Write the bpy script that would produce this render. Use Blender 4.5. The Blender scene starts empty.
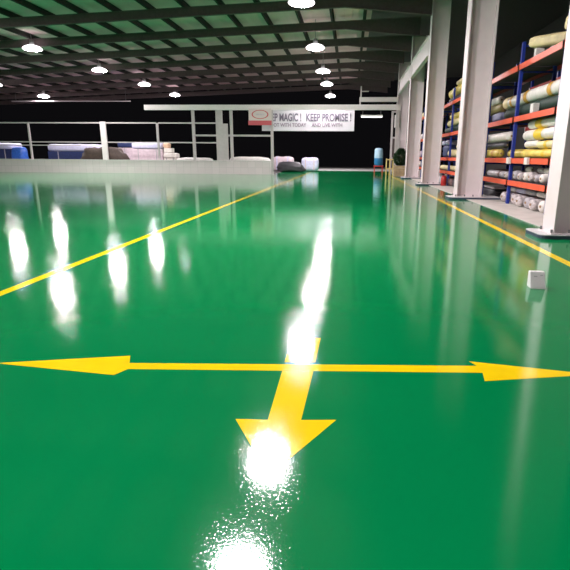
import bpy, bmesh, math, random
from mathutils import Vector, Matrix, noise
random.seed(7)
S = bpy.context.scene
COL = S.collection
PI = math.pi

# ------------------------------------------------------------------ materials
def mat(name, color, rough=0.5, metal=0.0, coat=0.0, coat_rough=0.05, var=0.08, scale=6.0,
        bump=0.0, bump_scale=40.0, spec=0.5):
    m = bpy.data.materials.new(name); m.use_nodes = True
    nt = m.node_tree; b = nt.nodes['Principled BSDF']
    b.inputs['Roughness'].default_value = rough
    b.inputs['Metallic'].default_value = metal
    b.inputs['Coat Weight'].default_value = coat
    b.inputs['Coat Roughness'].default_value = coat_rough
    b.inputs['Specular IOR Level'].default_value = spec
    tc = nt.nodes.new('ShaderNodeTexCoord')
    nz = nt.nodes.new('ShaderNodeTexNoise'); nz.inputs['Scale'].default_value = scale
    nz.inputs['Detail'].default_value = 4
    nt.links.new(tc.outputs['Object'], nz.inputs['Vector'])
    rp = nt.nodes.new('ShaderNodeValToRGB')
    rp.color_ramp.elements[0].position = 0.3; rp.color_ramp.elements[1].position = 0.7
    rp.color_ramp.elements[0].color = [max(0, c * (1 - var)) for c in color] + [1]
    rp.color_ramp.elements[1].color = [min(1, c * (1 + var)) for c in color] + [1]
    nt.links.new(nz.outputs['Fac'], rp.inputs['Fac'])
    nt.links.new(rp.outputs['Color'], b.inputs['Base Color'])
    if bump:
        n2 = nt.nodes.new('ShaderNodeTexNoise'); n2.inputs['Scale'].default_value = bump_scale
        n2.inputs['Detail'].default_value = 3
        nt.links.new(tc.outputs['Object'], n2.inputs['Vector'])
        bp = nt.nodes.new('ShaderNodeBump'); bp.inputs['Strength'].default_value = bump
        bp.inputs['Distance'].default_value = 0.01
        nt.links.new(n2.outputs['Fac'], bp.inputs['Height'])
        nt.links.new(bp.outputs['Normal'], b.inputs['Normal'])
    return m

def brick_mat(name, c1, c2, mortar, w, h):
    m = mat(name, c1, 0.6)
    nt = m.node_tree; b = nt.nodes['Principled BSDF']
    tc = next(n for n in nt.nodes if n.type == 'TEX_COORD')
    mp = nt.nodes.new('ShaderNodeMapping'); mp.inputs['Rotation'].default_value = (PI / 2, 0, 0)
    nt.links.new(tc.outputs['Object'], mp.inputs['Vector'])
    br = nt.nodes.new('ShaderNodeTexBrick')
    br.inputs['Color1'].default_value = (*c1, 1); br.inputs['Color2'].default_value = (*c2, 1)
    br.inputs['Mortar'].default_value = (*mortar, 1)
    br.inputs['Scale'].default_value = 1.0; br.inputs['Brick Width'].default_value = w
    br.inputs['Row Height'].default_value = h; br.inputs['Mortar Size'].default_value = 0.012
    br.offset = 0.0
    nt.links.new(mp.outputs['Vector'], br.inputs['Vector'])
    nt.links.new(br.outputs['Color'], b.inputs['Base Color'])
    return m

def emit(name, color, strength):
    m = bpy.data.materials.new(name); m.use_nodes = True
    nt = m.node_tree; nt.nodes.remove(nt.nodes['Principled BSDF'])
    e = nt.nodes.new('ShaderNodeEmission'); e.inputs['Color'].default_value = (*color, 1)
    e.inputs['Strength'].default_value = strength
    nt.links.new(e.outputs[0], nt.nodes['Material Output'].inputs['Surface'])
    return m

LAMP = 125.0
M = dict(
    floor=mat('green epoxy', (0.0003, 0.212, 0.060), 0.068, var=0.04, scale=0.5, bump=0.028, bump_scale=80),
    yellow=mat('yellow marking paint', (0.95, 0.67, 0.005), 0.068, var=0.05, scale=3, bump=0.028, bump_scale=80),
    slab=mat('bare concrete', (0.52, 0.50, 0.45), 0.7, var=0.1, scale=2),
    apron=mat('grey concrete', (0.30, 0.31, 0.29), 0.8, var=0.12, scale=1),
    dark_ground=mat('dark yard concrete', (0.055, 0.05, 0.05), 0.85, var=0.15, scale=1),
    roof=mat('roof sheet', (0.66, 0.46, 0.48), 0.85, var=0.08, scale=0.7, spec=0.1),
    purlin=mat('purlin steel', (0.045, 0.04, 0.04), 0.8, var=0.1, spec=0.1),
    girder=mat('girder paint', (0.115, 0.088, 0.088), 0.8, var=0.08, spec=0.1),
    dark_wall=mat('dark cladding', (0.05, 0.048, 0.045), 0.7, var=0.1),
    steel=mat('light grey steel paint', (0.72, 0.645, 0.645), 0.5, var=0.03, scale=3),
    rail=mat('rail paint', (0.52, 0.465, 0.47), 0.45, var=0.05),
    white_paint=mat('white paint', (0.82, 0.75, 0.75), 0.4, var=0.03),
    plinth_top=mat('plinth top', (0.50, 0.50, 0.50), 0.6, var=0.1),
    plinth=mat('plinth navy paint', (0.035, 0.05, 0.085), 0.5, var=0.1),
    wall=brick_mat('pale block wall', (0.71, 0.63, 0.63), (0.66, 0.585, 0.585), (0.55, 0.51, 0.50), 0.6, 0.55),
    coping=mat('coping', (0.62, 0.58, 0.57), 0.7),
    blue=mat('rack blue', (0.012, 0.035, 0.30), 0.4, var=0.06),
    orange=mat('rack orange', (0.78, 0.10, 0.035), 0.4, var=0.06),
    rackred=mat('rack dark red', (0.40, 0.03, 0.025), 0.5, var=0.08),
    deck=mat('shelf deck', (0.05, 0.045, 0.045), 0.7, var=0.1),
    clip=mat('bright steel clip', (0.75, 0.72, 0.72), 0.35, var=0.03),
    white_wrap=mat('white wrap', (0.78, 0.74, 0.68), 0.45, var=0.10, scale=5, bump=0.4, bump_scale=14),
    cream_wrap=mat('cream wrap', (0.80, 0.68, 0.36), 0.45, var=0.14, scale=5, bump=0.4, bump_scale=14),
    yellow_wrap=mat('yellow wrap', (0.80, 0.62, 0.12), 0.42, var=0.18, scale=4, bump=0.4, bump_scale=14),
    yellow_tape=mat('yellow tape', (0.80, 0.55, 0.02), 0.4, var=0.05),
    amber_tape=mat('amber tape', (0.65, 0.35, 0.04), 0.4, var=0.08),
    olive_wrap=mat('olive wrap', (0.28, 0.22, 0.07), 0.5, var=0.2, bump=0.3),
    green_wrap=mat('dark green wrap', (0.006, 0.03, 0.018), 0.6, var=0.2, bump=0.3),
    grey_wrap=mat('grey wrap', (0.42, 0.40, 0.42), 0.4, var=0.22, scale=8, bump=0.5, bump_scale=18),
    mixed_wrap=mat('grey white film', (0.55, 0.50, 0.49), 0.35, var=0.45, scale=9, bump=0.6, bump_scale=18),
    brown_wrap=mat('brown wrap', (0.18, 0.11, 0.10), 0.5, var=0.2, bump=0.3),
    dark_wrap=mat('dark wrap', (0.03, 0.03, 0.035), 0.5, var=0.2, bump=0.3),
    bluegrey_wrap=mat('blue grey wrap', (0.12, 0.13, 0.24), 0.45, var=0.2, bump=0.3),
    core=mat('cardboard core', (0.30, 0.19, 0.10), 0.7),
    block=mat('white spacer', (0.75, 0.72, 0.68), 0.5),
    sign_white=mat('sign white', (0.66, 0.63, 0.68), 0.5, var=0.015),
    sign_pink=mat('sign pale pink', (0.72, 0.62, 0.60), 0.5, var=0.015),
    sign_red=mat('sign red', (0.60, 0.10, 0.12), 0.5, var=0.03),
    ink=mat('sign ink', (0.16, 0.14, 0.19), 0.6, var=0.03),
    ink2=mat('sign small ink', (0.26, 0.20, 0.26), 0.6, var=0.03),
    hood=mat('lamp hood', (0.20, 0.20, 0.20), 0.4),
    navy=mat('navy sheet', (0.02, 0.035, 0.12), 0.6, var=0.15),
    lilac=mat('lilac white film', (0.62, 0.61, 0.80), 0.4, var=0.1, bump=0.3),
    pinkish=mat('pinkish film', (0.62, 0.52, 0.56), 0.45, var=0.12, bump=0.3),
    bluebag=mat('blue plastic', (0.03, 0.12, 0.50), 0.4, var=0.2, bump=0.3),
    tarp=mat('brown tarpaulin', (0.045, 0.03, 0.022), 0.7, var=0.25, bump=0.4),
    orange_bag=mat('peach sack', (0.72, 0.48, 0.32), 0.6, var=0.1),
    paper=mat('paper sheets', (0.62, 0.61, 0.58), 0.7, var=0.1),
    leaf=mat('leaf green', (0.012, 0.045, 0.012), 0.5, var=0.35, scale=9),
    wood=mat('planter wood', (0.42, 0.30, 0.17), 0.6, var=0.2),
    soil=mat('soil', (0.04, 0.025, 0.015), 0.9),
    lightblue=mat('light blue plastic', (0.33, 0.50, 0.62), 0.4),
    tankblue=mat('blue tank plastic', (0.02, 0.16, 0.36), 0.4),
    red=mat('red paint', (0.50, 0.03, 0.025), 0.35),
    black=mat('black rubber', (0.02, 0.02, 0.02), 0.6),
    box=mat('white box', (0.88, 0.84, 0.84), 0.5, var=0.03),
    slot=mat('grey slot', (0.42, 0.40, 0.41), 0.5),
    lens=emit('lamp lens', (1.0, 0.89, 0.93), LAMP),
    bowl=emit('glowing acrylic', (1.0, 0.92, 0.945), 1.3),
    tube=emit('tube light', (1.0, 0.97, 0.95), 0.9),
)

# small dimples in the cured epoxy: they glitter around the lamp reflections
for key in ('floor', 'yellow'):
    nt = M[key].node_tree; b = nt.nodes['Principled BSDF']
    tc = next(n for n in nt.nodes if n.type == 'TEX_COORD'); b0 = next(n for n in nt.nodes if n.type == 'BUMP')
    nz = nt.nodes.new('ShaderNodeTexNoise'); nz.inputs['Scale'].default_value = 75; nz.inputs['Detail'].default_value = 1
    nt.links.new(tc.outputs['Object'], nz.inputs['Vector'])
    mr = nt.nodes.new('ShaderNodeMapRange'); mr.inputs['From Min'].default_value = 0.60; mr.inputs['From Max'].default_value = 0.80
    nt.links.new(nz.outputs['Fac'], mr.inputs['Value'])
    bp = nt.nodes.new('ShaderNodeBump'); bp.inputs['Strength'].default_value = 0.038; bp.inputs['Distance'].default_value = 0.01
    nt.links.new(mr.outputs['Result'], bp.inputs['Height']); nt.links.new(b0.outputs['Normal'], bp.inputs['Normal'])
    nt.links.new(bp.outputs['Normal'], b.inputs['Normal'])

# ------------------------------------------------------------------ mesh helpers
def box(bm, x0, x1, y0, y1, z0, z1):
    vs = [bm.verts.new(p) for p in ((x0, y0, z0), (x1, y0, z0), (x1, y1, z0), (x0, y1, z0),
                                    (x0, y0, z1), (x1, y0, z1), (x1, y1, z1), (x0, y1, z1))]
    for f in ((3, 2, 1, 0), (4, 5, 6, 7), (0, 1, 5, 4), (1, 2, 6, 5), (2, 3, 7, 6), (3, 0, 4, 7)):
        bm.faces.new([vs[i] for i in f])
    return vs

def prism(bm, pts, z0, z1):
    a = [bm.verts.new((p[0], p[1], z0)) for p in pts]; b = [bm.verts.new((p[0], p[1], z1)) for p in pts]
    bm.faces.new(a[::-1]); bm.faces.new(b)
    for i in range(len(pts)):
        j = (i + 1) % len(pts); bm.faces.new((a[i], a[j], b[j], b[i]))

def tube(bm, p0, p1, r, seg=10, r1=None):
    p0, p1 = Vector(p0), Vector(p1); d = (p1 - p0).normalized()
    a = d.orthogonal().normalized(); b = d.cross(a); r1 = r if r1 is None else r1
    A = [bm.verts.new(p0 + (a * math.cos(t) + b * math.sin(t)) * r) for t in [2 * PI * i / seg for i in range(seg)]]
    B = [bm.verts.new(p1 + (a * math.cos(t) + b * math.sin(t)) * r1) for t in [2 * PI * i / seg for i in range(seg)]]
    bm.faces.new(A[::-1]); bm.faces.new(B)
    for i in range(seg):
        j = (i + 1) % seg; bm.faces.new((A[i], A[j], B[j], B[i]))

def lathe(bm, prof, seg=24):
    rings = []
    for r, z in prof:
        if r < 1e-5: rings.append([bm.verts.new((0, 0, z))])
        else: rings.append([bm.verts.new((r * math.cos(2 * PI * i / seg), r * math.sin(2 * PI * i / seg), z)) for i in range(seg)])
    for A, B in zip(rings, rings[1:]):
        for i in range(seg):
            j = (i + 1) % seg
            if len(A) == 1 and len(B) == 1: continue
            if len(A) == 1: bm.faces.new((A[0], B[j], B[i]))
            elif len(B) == 1: bm.faces.new((A[i], A[j], B[0]))
            else: bm.faces.new((A[i], A[j], B[j], B[i]))

def obj(name, bm, m, parent=None, smooth=False, bevel=0.0):
    bmesh.ops.recalc_face_normals(bm, faces=bm.faces)
    me = bpy.data.meshes.new(name); bm.to_mesh(me); bm.free()
    me.materials.append(m)
    if smooth:
        for p in me.polygons: p.use_smooth = True
    o = bpy.data.objects.new(name, me); COL.objects.link(o)
    if parent: o.parent = parent
    if bevel:
        md = o.modifiers.new('bevel', 'BEVEL'); md.width = bevel; md.segments = 2
    return o

def tag(o, label, cat, group=None):
    o['label'] = label; o['category'] = cat
    if group: o['group'] = group
    return o
def thing(name, label, cat, loc=(0, 0, 0), rz=0, group=None):
    o = bpy.data.objects.new(name, None); COL.objects.link(o)
    o.location = loc; o.rotation_euler = (0, 0, rz); o.empty_display_size = 0.2
    return tag(o, label, cat, group)
def struct(o, label=None):
    o['kind'] = 'structure'
    if label: o['label'] = label
    return o
def B(*boxes):
    bm = bmesh.new()
    for b in boxes: box(bm, *b)
    return bm
def copy_tree(o, parent=None):
    c = o.copy(); COL.objects.link(c)
    if parent: c.parent = parent
    for ch in list(o.children): copy_tree(ch, c)
    return c

# ------------------------------------------------------------------ setting
struct(obj('floor', B((-46, 4.25, -8, 41.2, -0.15, 0), (-6.5, 4.25, 41.2, 53.7, -0.15, 0)), M['floor']), 'glossy green epoxy warehouse floor')
struct(obj('floor_slab', B((4.25, 13, -8, 62, -0.15, 0.012)), M['slab']), 'pale bare concrete strip under the racks')
struct(obj('floor_apron', B((-6.5, 4.25, 53.7, 66, -0.15, -0.01)), M['apron']), 'grey concrete apron beyond the green lane')
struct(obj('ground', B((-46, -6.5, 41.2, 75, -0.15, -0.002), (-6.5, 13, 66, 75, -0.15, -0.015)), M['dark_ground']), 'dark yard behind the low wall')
RZ = lambda X: 9.6 + 0.04 * X
# roof
bm = bmesh.new()
vs = []
for (x0, x1) in ((-46, 1.0),):
    n = 120
    prev = None
    for i in range(n + 1):      # trapezoidal corrugation
        x = x0 + (x1 - x0) * i / n
        dz = 0.03 if i % 2 else 0.0
        a = bm.verts.new((x, -8, RZ(x) + dz)); b = bm.verts.new((x, 60, RZ(x) + dz))
        if prev: bm.faces.new((prev[0], a, b, prev[1]))
        prev = (a, b)
ceil = struct(obj('ceiling', bm, M['roof']), 'sloping sheet metal roof')
sd = ceil.modifiers.new('thick', 'SOLIDIFY'); sd.thickness = 0.04; sd.offset = 1
k = 0
x = -45.0
while x < 1.0:
    z = RZ(x)
    bmq = B((x - 0.10, x + 0.10, -8, 60, z - 0.02, z - 0.005), (x - 0.015, x + 0.015, -8, 60, z - 0.25, z - 0.01),
            (x - 0.10, x + 0.02, -8, 60, z - 0.26, z - 0.24))
    obj('purlin', bmq, M['purlin'], ceil); x += 1.9
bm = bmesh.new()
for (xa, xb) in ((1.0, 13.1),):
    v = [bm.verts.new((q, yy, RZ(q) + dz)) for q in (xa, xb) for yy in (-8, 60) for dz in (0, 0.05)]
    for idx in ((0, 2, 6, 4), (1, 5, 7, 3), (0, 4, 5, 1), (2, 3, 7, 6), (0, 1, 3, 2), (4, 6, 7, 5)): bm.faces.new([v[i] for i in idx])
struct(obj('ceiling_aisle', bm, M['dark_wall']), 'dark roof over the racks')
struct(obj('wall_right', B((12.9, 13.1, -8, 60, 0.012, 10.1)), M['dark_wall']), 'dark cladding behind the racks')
FR = [10.0 + 4.53 * i for i in range(-2, 12)]
for Y in FR:
    g = bpy.data.objects.new('roof_girder', None); COL.objects.link(g); struct(g, 'grey roof girder')
    bm = bmesh.new()
    def bot(x): return RZ(x) - 0.26 - (0.45 if x < -0.5 else 0.45 + (x + 0.5) / 4.4 * 0.6)
    xs = [-45.5, -0.5, 3.9]
    f = [bm.verts.new((q, Y - 0.01, RZ(q) - 0.26)) for q in xs] + [bm.verts.new((q, Y - 0.01, bot(q))) for q in reversed(xs)]
    r = [bm.verts.new((v.co.x, Y + 0.01, v.co.z)) for v in f]
    bm.faces.new(f); bm.faces.new(r[::-1])
    for i in range(len(f)):
        j = (i + 1) % len(f); bm.faces.new((f[i], r[i], r[j], f[j]))
    obj('web', bm, M['girder'], g)
    bm = bmesh.new()
    for (q0, q1) in ((-45.5, -0.5), (-0.5, 3.9)):
        for fn, t in ((lambda q: RZ(q) - 0.26, -0.02), (bot, 0.02)):
            v = [bm.verts.new((q, Y + s, fn(q) + dz)) for q in (q0, q1) for s in (-0.1, 0.1) for dz in (0, t)]
            for idx in ((0, 2, 6, 4), (1, 5, 7, 3), (0, 4, 5, 1), (2, 3, 7, 6), (0, 1, 3, 2), (4, 6, 7, 5)):
                bm.faces.new([v[i] for i in idx])
    obj('flange', bm, M['girder'], g)

# ------------------------------------------------------------------ steel columns along the right side
CY = [10.05, 19.08, 28.2, 36.6, 46.0]
col_lab = ['grey steel column closest to the camera, cut by the right edge of the photo',
           'wide grey steel column second from the right edge, in front of the racks',
           'grey steel column third from the right edge, with the tie beam on its far side',
           'grey steel column beside the potted shrub, fourth from the right edge',
           'farthest grey steel column, behind the potted shrub']
def make_column(Y, lab):
    t = thing('steel_column', lab, 'column', (3.9, Y, 0.08), 0, 'steel columns along the rack aisle')
    H = 9.2
    fw = 0.29
    obj('inner_flange', B((0, 0.03, -fw, fw, 0.02, H)), M['steel'], t)
    obj('outer_flange', B((0.87, 0.90, -fw, fw, 0.02, H)), M['steel'], t)
    obj('web', B((0.03, 0.87, -0.012, 0.012, 0.02, H)), M['steel'], t)
    bp = obj('base_plate', B((-0.06, 0.98, -0.33, 0.33, 0.0, 0.025)), M['steel'], t)
    for bx in (-0.03, 0.3, 0.6, 0.93):
        for by in (-0.27, 0.27):
            bm = bmesh.new(); tube(bm, (bx, by, 0.02), (bx, by, 0.09), 0.022, 6); obj('anchor_bolt', bm, M['hood'], bp)
    return t
for i, (Y, l) in enumerate(zip(CY, col_lab)):
    make_column(Y, l)
    p = thing('column_plinth', l.replace('grey steel column', 'low navy plinth under the grey steel column').replace('farthest low', 'farthest low')[:1].lower() + '', 'plinth', (3.9, Y, 0), 0, 'plinths under the steel columns')
    p['label'] = ['low navy plinth under the column cut by the right edge of the photo',
                  'low navy plinth with pale top under the wide second column',
                  'low navy plinth under the third column from the right edge',
                  'low navy plinth under the column beside the potted shrub',
                  'low navy plinth under the farthest steel column'][i]
    bmq = bmesh.new()
    pts = []
    x0, x1, y0, y1, r = -0.27, 1.6, -0.40, 0.55, 0.15
    for cx, cy, a0 in ((x1 - 0.02, y0 + 0.02, -90), (x1 - 0.02, y1 - 0.02, 0), (x0 + r, y1 - r, 90), (x0 + r, y0 + r, 180)):
        rr = r if cx < 0 else 0.02
        for s in range(5):
            an = math.radians(a0 + 90 * s / 4); pts.append((cx + rr * math.cos(an), cy + rr * math.sin(an)))
    prism(bmq, pts, 0.0, 0.065); obj('curb', bmq, M['plinth'], p)
    bmq = bmesh.new(); prism(bmq, pts, 0.065, 0.08); obj('top_slab', bmq, M['plinth_top'], p)
# tie beam between the columns, high up
t = thing('tie_beam', 'grey tie beam running high between the two columns left of the racks', 'beam', (3.9, 28.2, 6.6))
obj('web', B((0.02, 0.05, 0.32, 8.05, 0.02, 0.98)), M['steel'], t)
obj('top_flange', B((-0.08, 0.15, 0.32, 8.05, 0.98, 1.0)), M['steel'], t)
obj('bottom_flange', B((-0.08, 0.15, 0.32, 8.05, 0.0, 0.02)), M['steel'], t)
t2 = copy_tree(t); t2.location = (3.9, 36.9, 6.6)
t2['label'] = 'grey tie beam high between the two farthest columns'
t['group'] = t2['group'] = 'tie beams between the columns'

# ------------------------------------------------------------------ high bay lamps
def make_lamp():
    t = thing('high_bay_lamp', 'x', 'lamp', (0, 0, 8), 0, 'high bay lamps under the roof')
    bm = bmesh.new(); lathe(bm, [(0.0, 0.40), (0.13, 0.40), (0.15, 0.09), (0.0, 0.09)], 24)
    obj('driver_housing', bm, M['hood'], t, True)
    bm = bmesh.new(); lathe(bm, [(0.15, 0.09), (0.30, 0.075), (0.45, 0.02), (0.56, -0.07), (0.58, -0.12), (0.55, -0.15), (0.50, -0.13)], 28)
    obj('glowing_reflector', bm, M['bowl'], t, True)
    bm = bmesh.new()
    lathe(bm, [(0.51, -0.12), (0.49, -0.155), (0.36, -0.20), (0.18, -0.225), (0.0, -0.23)], 28)
    obj('lens', bm, M['lens'], t, True)
    bm = bmesh.new(); tube(bm, (0, 0, 0.40), (0, 0, 1.0), 0.018, 6); obj('suspension_rod', bm, M['hood'], t)
    return t
lamps = [(-2.31, -5.0, 8, 'high bay lamp of the main row behind the viewer'),
         (-2.31, 9.3, 8, 'high bay lamp mirrored at the bottom edge of the floor'),
         (-2.34, 13.6, 8, 'high bay lamp of the main row, mirrored over the head of the short arrow'),
         (-2.30, 23.6, 8, 'high bay lamp cut by the top edge of the photo'),
         (-2.34, 32.8, 8, 'second lamp down the main row over the lane, below the one at the top edge'),
         (-2.35, 41.5, 8, 'third lamp down the main row over the lane'),
         (-2.38, 48.6, 8, 'second last lamp down the main row over the lane'),
         (-2.42, 57.8, 8, 'last and lowest lamp of the main row, just above the white board'),
         (-19.9, 14.0, 8, 'high bay lamp over the left floor, nearest of the left row'),
         (-19.9, 23.2, 8, 'high bay lamp over the left floor, second of the left row'),
         (-20.1, 32.3, 8, 'largest bright lamp at the upper left of the roof'),
         (-19.85, 40.4, 8, 'second bright lamp of the left row, above the white fence post'),
         (-19.5, 48.3, 8, 'third bright lamp of the left row, over the pinkish wrapped stack'),
         (-19.45, 56.5, 8, 'last lamp of the left row, above the end of the header beam'),
         (-31.5, 44.4, 7.5, 'bright lamp cut by the left edge of the photo'),
         (-32.4, 53.0, 7.5, 'low bright lamp over the shining pipe at the left')]
proto = make_lamp()
for i, (x, y, z, l) in enumerate(lamps):
    o = proto if i == 0 else copy_tree(proto)
    o.location = (x, y, z); o['label'] = l
    rod = [c for c in o.children if c.name.startswith('suspension')][0]
    L = RZ(x) - z - 0.40 - (0.02 if min(abs(y - q) for q in FR) > 0.12 else 0.72)
    rod.scale = (1, 1, max(0.05, L) / 0.6); rod.location.z = 0.40 - 0.40 * rod.scale.z
# shining pipe under the left lamp
t = thing('overhead_pipe', 'thin pipe hanging under the low left lamp, shining', 'pipe', (-32, 53.0, 6.9))
bm = bmesh.new(); tube(bm, (-4, 0, 0), (9, 0, 0), 0.05, 8); obj('pipe_run', bm, M['rail'], t)
for dx in (-3.5, 8.5):
    bm = bmesh.new(); tube(bm, (dx, 0, 0.04), (dx, 0, RZ(-32 + dx) - 6.9), 0.012, 6); obj('hanger', bm, M['hood'], t)

# ------------------------------------------------------------------ floor markings
Z0, Z1 = 0.0, 0.0015
def marking(name, polys, label, cat='floor marking', group=None):
    bm = bmesh.new()
    for p in polys: prism(bm, p, Z0, Z1)
    return tag(obj(name, bm, M['yellow']), label, cat, group)
marking('lane_line', [[(-3.90, -6), (-3.77, -6), (-3.77, 49), (-3.90, 49)]], 'long yellow line along the left side of the green lane', group='lane lines')
marking('lane_line', [[(3.15, -6), (3.29, -6), (3.29, 53.5), (3.15, 53.5)]], 'long yellow line along the right side of the lane, by the columns', group='lane lines')
marking('direction_arrow', [[(-2.58, 3.205), (-1.62, 3.09), (-1.565, 3.197), (0.985, 3.375), (0.965, 3.235), (1.78, 3.42), (0.935, 3.575), (0.975, 3.495), (-1.60, 3.30), (-1.655, 3.435)]],
        'long yellow double-headed arrow across the lane', group='direction arrows')
marking('direction_arrow', [[(-0.46, 3.96), (-0.455, 3.43), (-0.225, 3.447), (-0.215, 3.96)], [(-0.452, 3.27), (-0.445, 2.585), (-0.635, 2.575), (-0.355, 2.06), (-0.045, 2.62), (-0.25, 2.60), (-0.228, 3.285)]],
        'short yellow arrow crossing the double-headed one, pointing at the viewer', group='direction arrows')

# small white box on the floor
t = thing('floor_box', 'small white box standing alone on the green floor by the right line', 'box', (2.245, 5.92, 0), math.radians(-4))
bm = bmesh.new(); vb = box(bm, -0.085, 0.085, -0.09, 0.07, 0, 0.19)
for v in vb:
    if v.co.z > 0.1 and v.co.y < 0: v.co.y = 0.0
obj('body', bm, M['box'], t, bevel=0.008)
for nm, bx, mm in (('slot', (-0.045, -0.005, -0.003, 0.001, 0.150, 0.158), 'slot'), ('slot', (0.03, 0.06, -0.003, 0.001, 0.165, 0.172), 'slot'), ('face_panel', (-0.055, 0.07, -0.003, 0.001, 0.03, 0.13), 'box')):
    q = obj(nm, B(bx), M[mm], t); q.location = (0, -0.09, 0); q.rotation_euler = (-math.atan2(0.09, 0.19), 0, 0)

# ------------------------------------------------------------------ low wall, fence and header frame
w = struct(obj('wall_back', B((-45, -6.5, 41.2, 41.42, 0, 1.02)), M['wall']), 'low pale block wall at the end of the left floor')
obj('coping', B((-45, -6.46, 41.16, 41.46, 1.02, 1.10)), M['coping'], w)
t = thing('metal_railing', 'grey metal railing on the left part of the low wall', 'railing', (-28, 41.31, 1.10))
for px_, wd in ((-26.9 + 28, 0.07), (-15.85 + 28, 0.09), (-36 + 28, 0.07), (-43 + 28, 0.07)):
    obj('post', B((px_ - wd, px_ + wd, -0.05, 0.05, 0, 2.92)), M['rail'], t)
obj('post', B((-20.45 + 28 - 0.22, -20.45 + 28 + 0.22, -0.09, 0.09, 0, 3.02)), M['white_paint'], t)['label'] = 'thick white post'
obj('rail', B((-16, 12.06, -0.04, 0.04, 2.88, 2.98)), M['rail'], t)
obj('rail', B((-16, 12.06, -0.035, 0.035, 1.36, 1.44)), M['rail'], t)
obj('rail', B((-16, 5.5, -0.03, 0.03, 1.10, 1.17)), M['rail'], t)

t = thing('gate_frame', 'grey header beam on posts, spanning the lane above the white board', 'frame', (-6.5, 41.31, 0))
obj('header_beam', B((-10.3, 10.25, -0.14, 0.14, 5.03, 5.42)), M['white_paint'], t)
for px_ in (-12.83, -9.7):
    obj('post', B((px_ + 6.5 - 0.11, px_ + 6.5 + 0.11, -0.08, 0.08, 1.10, 5.03)), M['rail'], t)
obj('post', B((0.02, 0.22, -0.1, 0.1, 0.0, 5.03)), M['rail'], t)
obj('post', B((9.95, 10.2, -0.1, 0.1, 0.0, 5.03)), M['rail'], t)
pn = obj('wide_post', B((-10.95 + 6.5, -10.0 + 6.5, -0.08, 0.08, 1.10, 3.98), (-10.95 + 6.5, -10.42 + 6.5, -0.08, 0.08, 3.98, 5.03)), M['rail'], t)
obj('rail', B((-6.25, 0.02, -0.04, 0.04, 3.0, 3.14)), M['rail'], t)
obj('rail', B((-9.25, -3.5, -0.045, 0.045, 2.45, 2.55)), M['rail'], t)
obj('rail', B((-9.25, -4.45, -0.045, 0.045, 3.98, 4.08)), M['rail'], t)
# emblem sign in front of the header
t = thing('emblem_sign', 'square pink and white sign with a red ring, fixed below the header beam', 'sign', (-7.3, 41.14, 3.82))
obj('panel', B((-0.92, 0.92, -0.03, 0.02, 0.40, 1.30)), M['sign_pink'], t)
obj('red_band', B((-0.96, 0.92, -0.034, 0.02, 0.05, 0.40)), M['sign_red'], t)
bm = bmesh.new()
N = 40
for r0, r1, asp in ((0.58, 0.68, 0.50),):
    V = [[bm.verts.new((r * math.cos(2 * PI * i / N), yy, 0.86 + asp * r * math.sin(2 * PI * i / N))) for i in range(N)] for r in (r0, r1) for yy in (-0.045, -0.03)]
    for i in range(N):
        j = (i + 1) % N
        bm.faces.new((V[0][i], V[0][j], V[2][j], V[2][i])); bm.faces.new((V[2][i], V[2][j], V[3][j], V[3][i])); bm.faces.new((V[0][i], V[1][i], V[1][j], V[0][j]))
obj('ring', bm, M['sign_red'], t)
obj('emblem_bar', B((-0.34, 0.34, -0.045, -0.03, 0.80, 0.92)), M['pinkish'], t)

def text(body, size, m, parent, loc, width=None, name='lettering'):
    cu = bpy.data.curves.new(name, 'FONT'); cu.body = body; cu.size = size; cu.extrude = 0.006; cu.offset = size * 0.03
    cu.align_x = 'LEFT'
    o = bpy.data.objects.new(name, cu); COL.objects.link(o)
    bpy.context.view_layer.update()
    me = bpy.data.meshes.new_from_object(o)
    bpy.data.objects.remove(o)
    if width:
        xs = [v.co.x for v in me.vertices]; s = width / (max(xs) - min(xs))
        for v in me.vertices: v.co.x *= s
    me.materials.clear(); me.materials.append(m)
    q = bpy.data.objects.new(name, me); COL.objects.link(q)
    q.parent = parent; q.location = loc; q.rotation_euler = (PI / 2, 0, 0)
    return q
t = thing('banner_board', 'long white board with slogan lettering hanging below the header beam', 'sign', (-7.35, 42.2, 3.48))
obj('panel', B((0, 7.55, 0, 0.05, 0, 1.62)), M['sign_white'], t)
text('KEEP MAGIC !', 0.82, M['ink'], t, (0.22, -0.008, 0.78), 3.0)
text('KEEP PROMISE !', 0.82, M['ink'], t, (3.62, -0.008, 0.78), 3.65)
text('NOT WITH TODAY', 0.38, M['ink2'], t, (0.70, -0.008, 0.34), 2.95)
text('AND LIVE WITH', 0.38, M['ink2'], t, (4.10, -0.008, 0.34), 2.5)
for dx in (0.5, 3.7, 7.0):
    bm = bmesh.new(); tube(bm, (dx, 0.02, 1.62), (dx, -0.80, 1.75), 0.012, 6); obj('bracket', bm, M['hood'], t)

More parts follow.
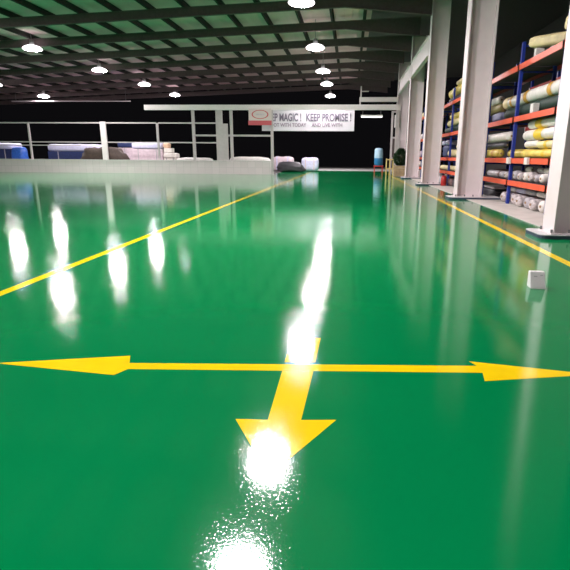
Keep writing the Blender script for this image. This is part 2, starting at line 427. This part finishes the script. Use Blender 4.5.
# pipework right of the header
t = thing('platform_frame', 'grey pipe frame standing on the right end of the header beam', 'frame', (0.55, 41.31, 5.42))
obj('rail', B((0.0, 3.0, -0.1, 0.1, 0.22, 0.55)), M['steel'], t)
for dx in (0.0, 2.9):
    obj('post', B((dx, dx + 0.12, -0.06, 0.06, 0, 0.22)), M['rail'], t)
obj('post', B((0.06, 0.16, -0.05, 0.05, 0.55, 1.35)), M['rail'], t)
obj('rail', B((0.06, 0.7, -0.04, 0.04, 0.95, 1.02)), M['rail'], t)
t = thing('tube_lamp', 'white tube lamp under the right end of the header beam', 'lamp', (1.55, 41.31, 4.5))
obj('housing', B((-0.85, 0.85, -0.08, 0.08, 0.06, 0.16)), M['white_paint'], t)
bm = bmesh.new(); tube(bm, (-0.82, 0, 0.02), (0.82, 0, 0.02), 0.05, 10); obj('tube', bm, M['tube'], t)
for dx in (-0.7, 0.7):
    bm = bmesh.new(); tube(bm, (dx, 0, 0.16), (dx, 0, 0.53), 0.012, 6); obj('hanger', bm, M['hood'], t)
t = thing('side_frame', 'grey panelled frame beside the lane end, left of the farthest column', 'frame', (3.35, 44.6, 0))
for dx in (0.0, 0.62):
    obj('post', B((dx, dx + 0.16, -0.06, 0.06, -0.0, 5.1)), M['rail'], t)
for z in (3.0, 5.1, 1.3):
    obj('rail', B((0.0, 0.78, -0.05, 0.05, z, z + 0.13)), M['rail'], t)
obj('panel', B((0.16, 0.62, -0.01, 0.01, 1.43, 3.0)), M['girder'], t)
obj('switch_box', B((0.25, 0.60, -0.18, -0.06, 3.9, 4.9)), M['white_paint'], t)['label'] = 'white switch box'

# ------------------------------------------------------------------ goods helpers
def lumpy_roll(L, r, seed, lump=0.06, seg=18, taper=0.85):
    """roll along +Y from 0 to L, centred on the axis, rounded ends"""
    bm = bmesh.new(); n = max(6, int(L / 0.22)); rings = []
    st = [(0, taper * 0.72), (0.012 * L + 0.02, taper)] + [(0.08 + (L - 0.16) * i / n, 1.0) for i in range(n + 1)] + [(L - 0.02 - 0.012 * L, taper), (L, taper * 0.72)]
    for y, k in st:
        ring = []
        for i in range(seg):
            a = 2 * PI * i / seg
            d = noise.noise(Vector((math.cos(a) * 1.2 + seed, y * 1.7, math.sin(a) * 1.2 + seed * 2)))
            rr = r * k * (1 - lump + lump * d)
            ring.append(bm.verts.new((rr * math.cos(a), y, rr * math.sin(a))))
        rings.append(ring)
    for A, Bq in zip(rings, rings[1:]):
        for i in range(seg):
            j = (i + 1) % seg; bm.faces.new((A[i], A[j], Bq[j], Bq[i]))
    bm.faces.new(rings[0]); bm.faces.new(rings[-1][::-1])
    return bm
RS = [0]
def roll(label, x, y0, y1, z, r, m, bands=(), group='wrapped rolls on the racks', core=True, axis='Y', rz=0.0, name='wrapped_roll', cat='roll'):
    RS[0] += 1; L = y1 - y0
    if axis == 'Y': x = max(x, 5.305 + r)
    elif any(abs(y0 - q) < r + 0.07 for q in (13.75, 17.15, 20.55, 24.35, 27.75, 31.15)): x = max(x, 5.31)
    if axis == 'Y': t = thing(name, label, cat, (x, y0, z), rz, group)
    else: t = thing(name, label, cat, (x, y0, z), -PI / 2 + rz, group)   # +Y local -> +X world
    obj('wrapping', lumpy_roll(L, r, RS[0] * 3.17), m, t, True)
    for (f, wd, bmn) in bands:
        bm = bmesh.new(); n = 18; yc = f * L
        A = [[bm.verts.new((r * 1.012 * math.cos(2 * PI * i / n), yc + s * wd / 2, r * 1.012 * math.sin(2 * PI * i / n))) for i in range(n)] for s in (-1, 1)]
        for i in range(n):
            j = (i + 1) % n; bm.faces.new((A[0][i], A[0][j], A[1][j], A[1][i]))
        obj('tape_band', bm, M[bmn], t, True)
    if core:
        bm = bmesh.new(); tube(bm, (0, -0.012, 0), (0, 0.05, 0), r * 0.22, 12); obj('core', bm, M['core'], t)
    return t
def bundle(label, x, y, z, sx, sy, sz, m, rz=0, group=None, name='wrapped_bundle', cat='bundle', strap=None, seed=None, mound=0.0):
    """soft block with rounded, slightly crumpled surface; z is its underside"""
    RS[0] += 1; seed = RS[0] * 1.37
    t = thing(name, label, cat, (x, y, z), rz, group)
    bm = bmesh.new(); bmesh.ops.create_cube(bm, size=2.0)
    bmesh.ops.subdivide_edges(bm, edges=bm.edges[:], cuts=7, use_grid_fill=True)
    for v in bm.verts:
        c = v.co.copy(); n = (abs(c.x) ** 5 + abs(c.y) ** 5 + abs(c.z) ** 5) ** 0.2
        c /= n
        d = 1 + (0.07 + 0.12 * (mound > 0)) * noise.noise(c * 2.3 + Vector((seed, 0, seed)))
        v.co = Vector((c.x * d * sx / 2, c.y * d * sy / 2, c.z * sz / 2 * (d if c.z > 0 else 1) + sz / 2))
        if mound:
            f = v.co.z / sz; v.co.x = v.co.x * (1 - mound * f) - 0.10 * sx * f; v.co.y *= 1 - 0.4 * mound * f
    obj('wrapping', bm, m, t, True)
    if strap:
        for f in (-0.25, 0.25):
            bm = bmesh.new(); w_ = 0.03 * sx
            pr = [(-0.51 * sy, 0.10 * sz), (-0.51 * sy, 0.88 * sz), (-0.42 * sy, 1.015 * sz), (0.42 * sy, 1.015 * sz), (0.51 * sy, 0.88 * sz), (0.51 * sy, 0.10 * sz)]
            for (a, b), (c, d) in zip(pr, pr[1:]):
                q = [bm.verts.new((f * sx + s * w_, yy, zz)) for yy, zz in ((a, b), (c, d)) for s in (-1, 1)]
                bm.faces.new((q[0], q[1], q[3], q[2]))
            so = obj('strap', bm, M[strap], t); md = so.modifiers.new('t', 'SOLIDIFY'); md.thickness = 0.01
    return t

# ------------------------------------------------------------------ pallet racks
LV = [0.70, 1.40, 2.67, 4.22]
def make_rack(ys, label, x0=5.2, dp=1.1, beam_m='orange', back_m='rackred', top=4.95):
    t = thing('pallet_rack', label, 'rack', (x0, ys[0], 0.012), 0, 'blue and orange pallet racks')
    for y in ys:
        yy = y - ys[0]
        for xx in (0.0, dp - 0.09):
            obj('upright', B((xx, xx + 0.09, yy - 0.055, yy + 0.055, 0.0, top - 0.012)), M['blue'], t)
        for z in [q - 0.17 for q in LV] + ([top - 0.15] if y == 17.15 else []):
            obj('brace', B((0.09, dp - 0.09, yy - 0.02, yy + 0.02, z, z + 0.05)), M['blue'], t)
    for a, b in zip(ys, ys[1:]):
        a -= ys[0]; b -= ys[0]
        for z in LV:
            z -= 0.012
            bo = obj('beam', B((-0.05, 0.0, a - 0.04, b + 0.04 - 0.085, z - 0.08, z + 0.08)), M[beam_m], t)
            for e in (a, b):
                obj('connector', B((-0.062, -0.05, e - 0.05, e + 0.04, z - 0.11, z + 0.09)), M['clip'], bo)
            bo2 = obj('beam', B((dp, dp + 0.05, a - 0.04, b + 0.04 - 0.085, z - 0.08, z + 0.08)), M[back_m], t)
            bo2['label'] = 'dark red rear beam'
            obj('shelf_deck', B((0.0, dp, a + 0.06, b - 0.06, z + 0.03, z + 0.078)), M['deck'], t)
    return t
make_rack([10.3, 13.75, 17.15, 20.55], 'blue and orange pallet rack of rolls seen between the two nearest columns')
make_rack([20.95, 24.35, 27.75, 31.15], 'blue and orange pallet rack seen between the second and third column from the right')
make_rack([31.55, 34.95, 38.35, 41.75], 'farthest orange rack, seen in the narrow gap behind the third column')
make_rack([12.5, 15.9, 19.3, 22.7], 'dim dark red rack standing behind the nearest pallet rack', x0=7.4, beam_m='rackred')

T4, T3, T2, T1 = 4.30, 2.75, 1.48, 0.78
# --- nearest rack, top shelf
bundle('yellowish tapered bundle on white spacers on the top rack shelf', 5.98, 15.95, T4 + 0.33, 0.42, 1.9, 0.32, M['cream_wrap'], rz=math.radians(52), name='wrapped_bundle', group='bundles on the top shelf')
bundle('cream bundle at the top right, above the end of the highest orange beam', 5.58, 13.6, T4 + 0.36, 0.42, 2.0, 0.36, M['cream_wrap'], group='bundles on the top shelf')
for x, y, l in ((5.46, 16.36, 'left white spacer block under the yellowish tapered bundle'), (5.80, 16.05, 'middle white spacer block under the yellowish tapered bundle'), (6.22, 15.75, 'right white spacer block under the yellowish tapered bundle'),
              (5.56, 14.2, 'white spacer block under the cream bundle at the top right'), (5.56, 13.0, 'rear spacer block under the cream top right bundle')):
    tag(obj('spacer_block', B((-0.12, 0.12, -0.09, 0.09, 0, 0.34 if y < 14.5 else 0.32)), M['block'], bevel=0.01), l, 'block', 'spacer blocks on the top shelf').location = (x, y, T4)
# --- third shelf
roll('dark green roll lying under the long white roll, front', 5.51, 13.9, 18.9, T3 + 0.20, 0.20, M['green_wrap'])
roll('dark green roll lying under the long white roll, rear', 5.93, 13.9, 19.0, T3 + 0.20, 0.20, M['green_wrap'])
roll('long white roll with amber tape bands on the third shelf', 5.58, 14.0, 19.4, T3 + 0.60, 0.21, M['white_wrap'], [(0.05, 0.45, 'cream_wrap'), (0.19, 0.28, 'amber_tape'), (0.55, 0.30, 'amber_tape'), (0.93, 0.35, 'yellow_tape')][1:3] + [(0.93, 0.5, 'cream_wrap'), (0.82, 0.22, 'amber_tape')])
roll('cream topped roll resting behind the long white roll', 6.0, 13.9, 17.2, T3 + 0.575, 0.17, M['cream_wrap'], [(0.2, 0.3, 'amber_tape')])
tag(obj('spacer_block', B((-0.09, 0.09, -0.12, 0.12, 0, 0.26)), M['block'], bevel=0.01), 'white block in front of the dark green rolls on the third shelf', 'block', 'spacer blocks on the racks').location = (5.24, 15.55, T3)
bundle('grey blue bundle left of the long white roll', 5.60, 19.8, T3, 0.6, 1.2, 0.34, M['bluegrey_wrap'], group='bundles on the third shelf')
roll('olive roll peeping out left of the long white roll', 5.50, 19.5, 21.6, T3 + 0.50, 0.17, M['olive_wrap'])
roll('cream roll on the olive roll, beside the second column', 5.52, 20.0, 21.8, T3 + 0.82, 0.15, M['white_wrap'])
# --- second shelf
roll('front yellow roll at the bottom right of the second shelf', 5.38, 13.95, 16.6, T2 + 0.13, 0.13, M['yellow_wrap'], [(0.3, 0.2, 'yellow_tape')])
roll('long yellow roll at the bottom of the second shelf', 5.725, 13.95, 18.95, T2 + 0.15, 0.15, M['yellow_wrap'], [(0.6, 0.25, 'cream_wrap')])
roll('rear cream roll at the bottom of the second shelf', 6.03, 13.95, 18.2, T2 + 0.14, 0.14, M['cream_wrap'])
roll('short cream roll lying over the front yellow roll', 5.42, 13.95, 15.35, T2 + 0.38, 0.11, M['cream_wrap'], [(0.5, 0.2, 'yellow_tape')])
roll('small white roll under the pinkish stacked roll', 5.45, 15.45, 16.5, T2 + 0.41, 0.11, M['white_wrap'])
roll('pinkish white roll with a wide yellow band, middle of the stack', 5.46, 14.0, 16.65, T2 + 0.68, 0.16, M['white_wrap'], [(0.50, 0.62, 'yellow_tape')])
roll('white roll with a yellow band, top of the stack', 5.50, 14.0, 16.45, T2 + 0.985, 0.135, M['white_wrap'], [(0.62, 0.5, 'yellow_tape')])
roll('yellow roll at the left end of the second shelf', 5.42, 19.2, 21.4, T2 + 0.16, 0.16, M['yellow_wrap'], [(0.3, 0.3, 'amber_tape')])
bundle('brown bundle beside the yellow rolls on the second shelf', 6.08, 19.05, T2, 0.38, 0.75, 0.30, M['brown_wrap'], group='bundles on the second shelf')
roll('dark roll below the large white roll on the second shelf', 5.48, 18.6, 21.3, T2 + 0.44, 0.11, M['dark_wrap'])
roll('large white roll above the yellow and brown goods', 5.46, 18.2, 21.3, T2 + 0.73, 0.17, M['white_wrap'])
for y, l in ((17.0, 'left'), (15.3, 'right')):
    tag(obj('beam_spacer', B((-0.04, 0.04, -0.14, 0.14, 0, 0.20)), M['block'], bevel=0.01), l + ' pale clip plate hooked on the second orange beam', 'plate', 'pale plates on the second beam').location = (5.10, y, 1.30)
# --- first shelf
ws = ['leftmost', 'second from left', 'third from left', 'fourth from left', 'fifth from left', 'sixth from left', 'seventh from left', 'rightmost']
mats1 = ['mixed_wrap', 'white_wrap', 'grey_wrap', 'mixed_wrap', 'white_wrap', 'mixed_wrap', 'grey_wrap', 'white_wrap']
for i in range(8):
    y = 17.75 - i * 0.47
    roll(ws[i] + ' short film roll end facing out on the lowest orange shelf', 5.25, y, y + 0.85, T1 + 0.14 + 0.015 * (i % 3), 0.135 + 0.012 * (i % 3), M[mats1[i]], axis='X', rz=[0.1, -0.15, 0.05, 0.2, -0.1, 0.12, -0.05, 0.1][i], group='film rolls on the lowest orange shelf')
for i, (y, mm) in enumerate(((17.5, 'grey_wrap'), (16.9, 'mixed_wrap'), (16.0, 'white_wrap'), (15.0, 'mixed_wrap'), (14.5, 'white_wrap'))):
    if i in (2, 3, 4):
        roll(['', '', 'left', 'middle', 'right'][i] + ' pale film roll laid on top of the lowest shelf rolls', 5.5, y - 0.1, y + 0.34 if i < 4 else y + 0.35, T1 + 0.36, 0.085, M[mm], group='film rolls on top of the lowest shelf rolls')
roll('grey roll with brownish end on the lowest shelf beside the second column', 5.44, 18.35, 20.4, T1 + 0.13, 0.13, M['grey_wrap'], [(0.2, 0.2, 'brown_wrap')])
roll('brown roll behind the grey roll on the lowest shelf', 5.76, 18.5, 20.6, T1 + 0.15, 0.15, M['brown_wrap'])
# --- ground level
gl = ['at the left end', 'second from the left end', 'third from the left end', 'in the middle', 'third from the right end', 'second from the right end', 'at the right end']
gm = ['mixed_wrap', 'grey_wrap', 'mixed_wrap', 'mixed_wrap', 'grey_wrap', 'mixed_wrap', 'white_wrap']
for i in range(7):
    y = 17.75 - i * 0.60
    roll('crumpled grey white film roll on the ground under the rack, ' + gl[i], 5.22 - 0.06 * (i % 2), y, y + 0.95, 0.012 + 0.185, 0.175, M[gm[i]], axis='X', rz=0.25, group='film rolls on the ground under the rack')
for i in range(4):
    y = 17.3 - i * 0.95
    roll(['leftmost', 'second from left', 'third from left', 'rightmost'][i] + ' pale film roll laid over the ground rolls', 5.55, y, y + 0.85, 0.46, 0.09, M[['white_wrap', 'lilac', 'grey_wrap', 'white_wrap'][i]], group='film rolls laid over the ground rolls')
bundle('dark bundle on the ground beside the second column', 5.72, 20.45, 0.012, 0.7, 1.5, 0.32, M['dark_wrap'], group='bundles on the ground')
tag(obj('white_plank', B((-0.3, 0.3, -0.95, 0.95, 0, 0.05)), M['white_paint']), 'white plank lying on the dark bundle by the second column', 'plank').location = (5.72, 20.4, 0.35)
# --- rack between second and third column
roll('dark roll under the yellow bundle, farther rack top shelf', 5.45, 25.0, 29.6, T4 + 0.16, 0.16, M['dark_wrap'], group='rolls on the farther rack')
roll('fat yellow roll on the top shelf left of the second column', 5.50, 25.0, 29.9, T4 + 0.56, 0.25, M['yellow_wrap'], [(0.75, 0.4, 'cream_wrap')], group='rolls on the farther rack')
roll('white roll topping the fat yellow roll', 5.50, 25.2, 28.2, T4 + 0.93, 0.13, M['cream_wrap'], group='rolls on the farther rack')
roll('dark green roll at the bottom of the farther rack third shelf', 5.45, 25.0, 30.2, T3 + 0.18, 0.18, M['green_wrap'], group='rolls on the farther rack')
roll('grey roll behind the dark green one on the farther rack', 5.85, 25.0, 31.0, T3 + 0.2, 0.2, M['grey_wrap'], group='rolls on the farther rack')
roll('lower cream roll on the farther rack third shelf', 5.44, 24.6, 29.6, T3 + 0.54, 0.18, M['cream_wrap'], group='rolls on the farther rack')
roll('upper yellow roll on the farther rack third shelf', 5.50, 24.6, 29.2, T3 + 0.87, 0.15, M['yellow_wrap'], group='rolls on the farther rack')
for i, y in enumerate((30.6, 29.3)):
    roll(['left', 'right'][i] + ' pale roll end facing out high on the farther rack second shelf', 5.30, y, y + 0.8, 2.28, 0.14, M['lilac'], axis='X', group='pale roll ends on the farther rack')
bundle('navy stack carrying the two pale roll ends', 5.76, 29.95, T2, 0.80, 1.9, 0.66, M['navy'], group='bundles on the farther rack')
roll('fat pale yellow roll on the farther rack second shelf', 5.47, 24.6, 28.9, T2 + 0.21, 0.21, M['cream_wrap'], group='rolls on the farther rack')
roll('pale yellow roll on top of the fat pale roll', 5.50, 24.6, 27.0, T2 + 0.54, 0.14, M['cream_wrap'], group='rolls on the farther rack')
roll('cream roll on the lowest shelf of the farther rack', 5.43, 24.6, 30.9, T1 + 0.14, 0.14, M['cream_wrap'], group='rolls on the farther rack')
for i, y in enumerate((30.3, 28.9, 27.5, 26.1)):
    bundle(['leftmost', 'second from left', 'third from left', 'rightmost'][i] + ' dark bundle on the ground under the farther rack', 5.62, y, 0.012, 0.8, 1.2, 0.40, M[['grey_wrap', 'dark_wrap', 'brown_wrap', 'dark_wrap'][i]], group='ground bundles under the farther rack')
# --- farthest rack
for i, (z, mm, l) in enumerate(((T3 + 0.25, 'white_wrap', 'white roll on the upper shelf of the farthest rack'), (T2 + 0.25, 'pinkish', 'pinkish roll on the middle shelf of the farthest rack'), (T1 + 0.20, 'white_wrap', 'white roll on the lowest shelf of the farthest rack'), (T4 + 0.25, 'cream_wrap', 'cream roll on the top shelf of the farthest rack'))):
    roll(l, 5.48, 34.0, 41.3, z, 0.25 if i != 2 else 0.2, M[mm], group='rolls on the farthest rack')
roll('pale yellow roll on the dim rack behind the nearest rack', 7.7, 16.9, 18.6, T4 + 0.16, 0.16, M['yellow_wrap'], [(0.4, 0.3, 'amber_tape')], group='rolls on the dim rear rack')
roll('reddish brown roll on the dim rack behind the nearest rack', 7.75, 16.5, 19.6, T3 + 0.2, 0.2, M['brown_wrap'], group='rolls on the dim rear rack')

# red canister near the third column
t = thing('red_canister', 'small red canister on the pale strip beside the third column', 'canister', (4.98, 27.55, 0.012))
bm = bmesh.new(); lathe(bm, [(0, 0), (0.13, 0), (0.14, 0.03), (0.14, 0.42), (0.10, 0.50), (0.04, 0.53), (0.0, 0.53)], 18); obj('body', bm, M['red'], t, True)
obj('valve', B((-0.03, 0.03, -0.03, 0.03, 0.53, 0.6)), M['black'], t)
bm = bmesh.new(); tube(bm, (0, 0, 0.57), (-0.16, -0.02, 0.60), 0.015, 6); tube(bm, (0, 0, 0.60), (0.14, 0, 0.64), 0.012, 6); obj('handle', bm, M['black'], t)

# ------------------------------------------------------------------ end of the lane: planter, barrier, tank, goods
t = thing('wooden_planter', 'wooden planter box with a dark green shrub, beside the columns', 'planter', (3.86, 40.0, 0))
for i in range(4):
    z = 0.04 + i * 0.2
    obj('slat', B((-0.5, 0.5, -0.44, -0.40, z, z + 0.17), (-0.5, 0.5, 0.40, 0.44, z, z + 0.17), (-0.5, -0.46, -0.40, 0.40, z, z + 0.17), (0.46, 0.5, -0.40, 0.40, z, z + 0.17)), M['wood'], t)
obj('corner_posts', B(*[(sx * 0.43 - 0.03, sx * 0.43 + 0.03, sy * 0.37 - 0.03, sy * 0.37 + 0.03, 0, 0.86) for sx in (-1, 1) for sy in (-1, 1)]), M['wood'], t)
obj('soil', B((-0.46, 0.46, -0.40, 0.40, 0.70, 0.76)), M['soil'], t)
s = thing('shrub', 'bushy dark green shrub growing in the wooden planter', 'plant', (3.86, 40.0, 0.76))
bm = bmesh.new()
for i in range(14):
    a = random.uniform(0, 2 * PI); tube(bm, (random.uniform(-.1, .1), random.uniform(-.1, .1), 0), (0.4 * math.cos(a) * random.random(), 0.4 * math.sin(a) * random.random(), random.uniform(0.5, 1.2)), 0.012, 5)
obj('stems', bm, M['wood'], s)
bm = bmesh.new()
for i in range(2200):
    h = random.random(); a = random.uniform(0, 2 * PI); R_ = 0.62 * (math.sin(PI * (0.15 + 0.8 * h)) ** 0.8) * math.sqrt(random.random())
    c = Vector((R_ * math.cos(a), R_ * math.sin(a) * 0.8, 0.10 + 1.25 * h)); d = Vector((math.cos(a + random.uniform(-1, 1)), math.sin(a + random.uniform(-1, 1)), random.uniform(-0.3, 0.9))).normalized()
    sd_ = d.orthogonal().normalized() * 0.035; l = random.uniform(0.10, 0.2)
    q = [bm.verts.new(c - d * l * 0.5), bm.verts.new(c + sd_), bm.verts.new(c + d * l * 0.5), bm.verts.new(c - sd_)]
    bm.faces.new(q)
obj('foliage', bm, M['leaf'], s)
t = thing('guard_barrier', 'yellow guard barrier at the lane end beside the planter', 'barrier', (3.30, 43.6, 0))
ym = mat('barrier yellow', (0.72, 0.55, 0.22), 0.5)
for dx in (-0.28, 0.0, 0.28):
    bm = bmesh.new(); tube(bm, (dx, 0, 0), (dx, 0, 1.35), 0.05, 10); obj('post', bm, ym, t)
for z in (0.5, 1.25):
    bm = bmesh.new(); tube(bm, (-0.28, 0, z), (0.28, 0, z), 0.04, 8); obj('rail', bm, ym, t)
t = thing('water_tank', 'blue tank with a pale top on a dark red stand at the lane end', 'tank', (2.72, 50.5, 0))
obj('stand', B((-0.45, 0.45, -0.35, 0.35, 0.55, 0.65), *[(sx * 0.38 - 0.04, sx * 0.38 + 0.04, sy * 0.28 - 0.04, sy * 0.28 + 0.04, 0, 0.55) for sx in (-1, 1) for sy in (-1, 1)]), M['red'], t)
bm = bmesh.new(); lathe(bm, [(0, 0.65), (0.38, 0.65), (0.42, 0.7), (0.42, 1.35)], 24); obj('tank_body', bm, M['tankblue'], t, True)
bm = bmesh.new(); lathe(bm, [(0.42, 1.35), (0.41, 2.1), (0.34, 2.25), (0.1, 2.3), (0.0, 2.3)], 24); obj('tank_top', bm, M['lightblue'], t, True)

bundle('dark crumpled tarp heap at the foot of the wall end by the lane', -5.7, 49.3, -0.0, 2.9, 1.5, 0.95, M['dark_wrap'], group='goods at the lane end', name='tarp_heap', cat='heap', mound=0.33)
bundle('white wrapped pallet load right of the dark tarp heap', -4.1, 51.6, 0.0, 1.7, 1.3, 1.35, M['lilac'], group='goods at the lane end', strap='pinkish')
bundle('pale wrapped load behind the dark tarp heap', -6.9, 51.8, -0.0, 2.2, 1.2, 1.42, M['pinkish'], group='goods at the lane end', strap='lilac')

# goods behind the low wall
G = 'goods stacked behind the low wall'
def stacked(label, x, y, w_, d, h, m_low, m_top, top_h, name='goods_stack', lump=0.0, strap='grey_wrap'):
    t = thing(name, label, 'stack', (x, y, 0), 0, G)
    obj('crate', B((-w_ / 2, w_ / 2, -d / 2, d / 2, 0.12, h - top_h)), M[m_low], t, bevel=0.03)
    obj('pallet', B((-w_ / 2, w_ / 2, -d / 2, d / 2, 0.09, 0.12), *[(-w_ / 2 + f * (w_ - 0.12), -w_ / 2 + f * (w_ - 0.12) + 0.12, -d / 2, d / 2, 0, 0.09) for f in (0, 0.5, 1)]), M['wood'], t)
    bm = bmesh.new(); bmesh.ops.create_cube(bm, size=2.0); bmesh.ops.subdivide_edges(bm, edges=bm.edges[:], cuts=9, use_grid_fill=True)
    for v in bm.verts:
        c = v.co; n = (abs(c.x) ** 8 + abs(c.y) ** 8 + abs(c.z) ** 6) ** (1 / 8)
        c = c / max(n, 1e-6); dd = noise.noise(Vector((c.x * 3 + x, c.y * 2, c.z))) * 0.10
        v.co = Vector((c.x * (w_ / 2 + 0.06), c.y * (d / 2 + 0.06), (c.z * 0.5 + 0.5) * top_h * (1 + (dd if c.z > 0 else 0)) + h - top_h))
    obj('cover_sheet', bm, M[m_top], t, True)
    for f in (-0.3, 0.3):
        obj('strap', B((f * w_ - 0.04, f * w_ + 0.04, -d / 2 - 0.012, -d / 2, 0.12, h - top_h)), M[strap], t)
    return t
stacked('pale covered stack at the left edge behind the low wall', -31.2, 43.4, 3.3, 1.6, 2.42, 'navy', 'lilac', 0.50)
bundle('bright blue plastic sack behind the low wall beside the thin fence post', -28.65, 42.3, 0.0, 1.05, 1.0, 2.1, M['bluebag'], group=G, name='plastic_sack', cat='sack')
stacked('long navy stack with a white cover sheet behind the low wall', -24.3, 44.0, 4.7, 1.6, 2.36, 'navy', 'lilac', 0.60)
bundle('brown tarpaulin heap behind the thick white fence post', -20.6, 42.15, 0.0, 4.8, 1.2, 2.05, M['tarp'], group=G, name='tarp_heap', cat='heap', mound=0.33)
stacked('pinkish wrapped stack with a blue rim behind the low wall', -17.6, 43.9, 2.7, 1.5, 2.55, 'pinkish', 'lilac', 0.55)
t = stacked('navy topped stack behind the brown tarpaulin heap', -19.6, 46.0, 3.2, 1.5, 2.62, 'pinkish', 'navy', 0.50)
stacked('white carton stack behind the low wall, right of the pinkish stack', -15.5, 43.3, 1.0, 1.0, 1.66, 'white_wrap', 'white_wrap', 0.4)
tag(obj('white_carton', B((-0.34, 0.34, -0.35, 0.35, 0, 0.38)), M['white_wrap'], bevel=0.02), 'single white carton topping the white carton stack', 'carton', G).location = (-15.7, 43.3, 1.70)
bundle('peach sack on the white carton', -15.85, 43.3, 2.08, 0.55, 0.5, 0.42, M['orange_bag'], group=G, name='small_sack', cat='sack')
bundle('low pile of white sheets behind the wall, left of the wide grey post', -13.2, 42.6, 0.0, 3.2, 1.2, 1.30, M['paper'], group=G, name='sheet_pile', cat='pile')
bundle('long pile of white sheets behind the wall, right of the wide grey post', -8.5, 42.6, 0.0, 3.5, 1.2, 1.40, M['paper'], group=G, name='sheet_pile', cat='pile')

# ------------------------------------------------------------------ world, camera, view
wd = bpy.data.worlds.new('night'); S.world = wd; wd.use_nodes = True
wd.node_tree.nodes['Background'].inputs[0].default_value = (0.9, 0.85, 1.0, 1)
wd.node_tree.nodes['Background'].inputs[1].default_value = 0.0012
F, PXc, P = 495.0, 310.0, math.radians(14.6)
yaw = math.atan(40 / 495 * math.cos(P)); rl = math.radians(0.4)
fw = Vector((-math.sin(yaw) * math.cos(P), math.cos(yaw) * math.cos(P), -math.sin(P)))
r0 = Vector((math.cos(yaw), math.sin(yaw), 0)); u0 = r0.cross(fw)
r = r0 * math.cos(rl) + u0 * math.sin(rl); u = r.cross(fw)
cd = bpy.data.cameras.new('camera'); cam = bpy.data.objects.new('camera', cd); COL.objects.link(cam)
mw = Matrix.Identity(4)
for i in range(3):
    mw[i][0] = r[i]; mw[i][1] = u[i]; mw[i][2] = -fw[i]
mw[2][3] = 1.5
cam.matrix_world = mw
cd.sensor_width = 36; cd.lens = F / 570 * 36; cd.shift_x = -(PXc - 285) / 570; cd.clip_end = 300; cd.clip_start = 0.05
S.camera = cam
S.view_settings.view_transform = 'Standard'; S.view_settings.look = 'None'
S.view_settings.gamma = 1; S.view_settings.use_curve_mapping = False
S.view_settings.exposure = 1.75
S.cycles.use_denoising = True
S.cycles.max_bounces = 6
S.cycles.sample_clamp_indirect = 6
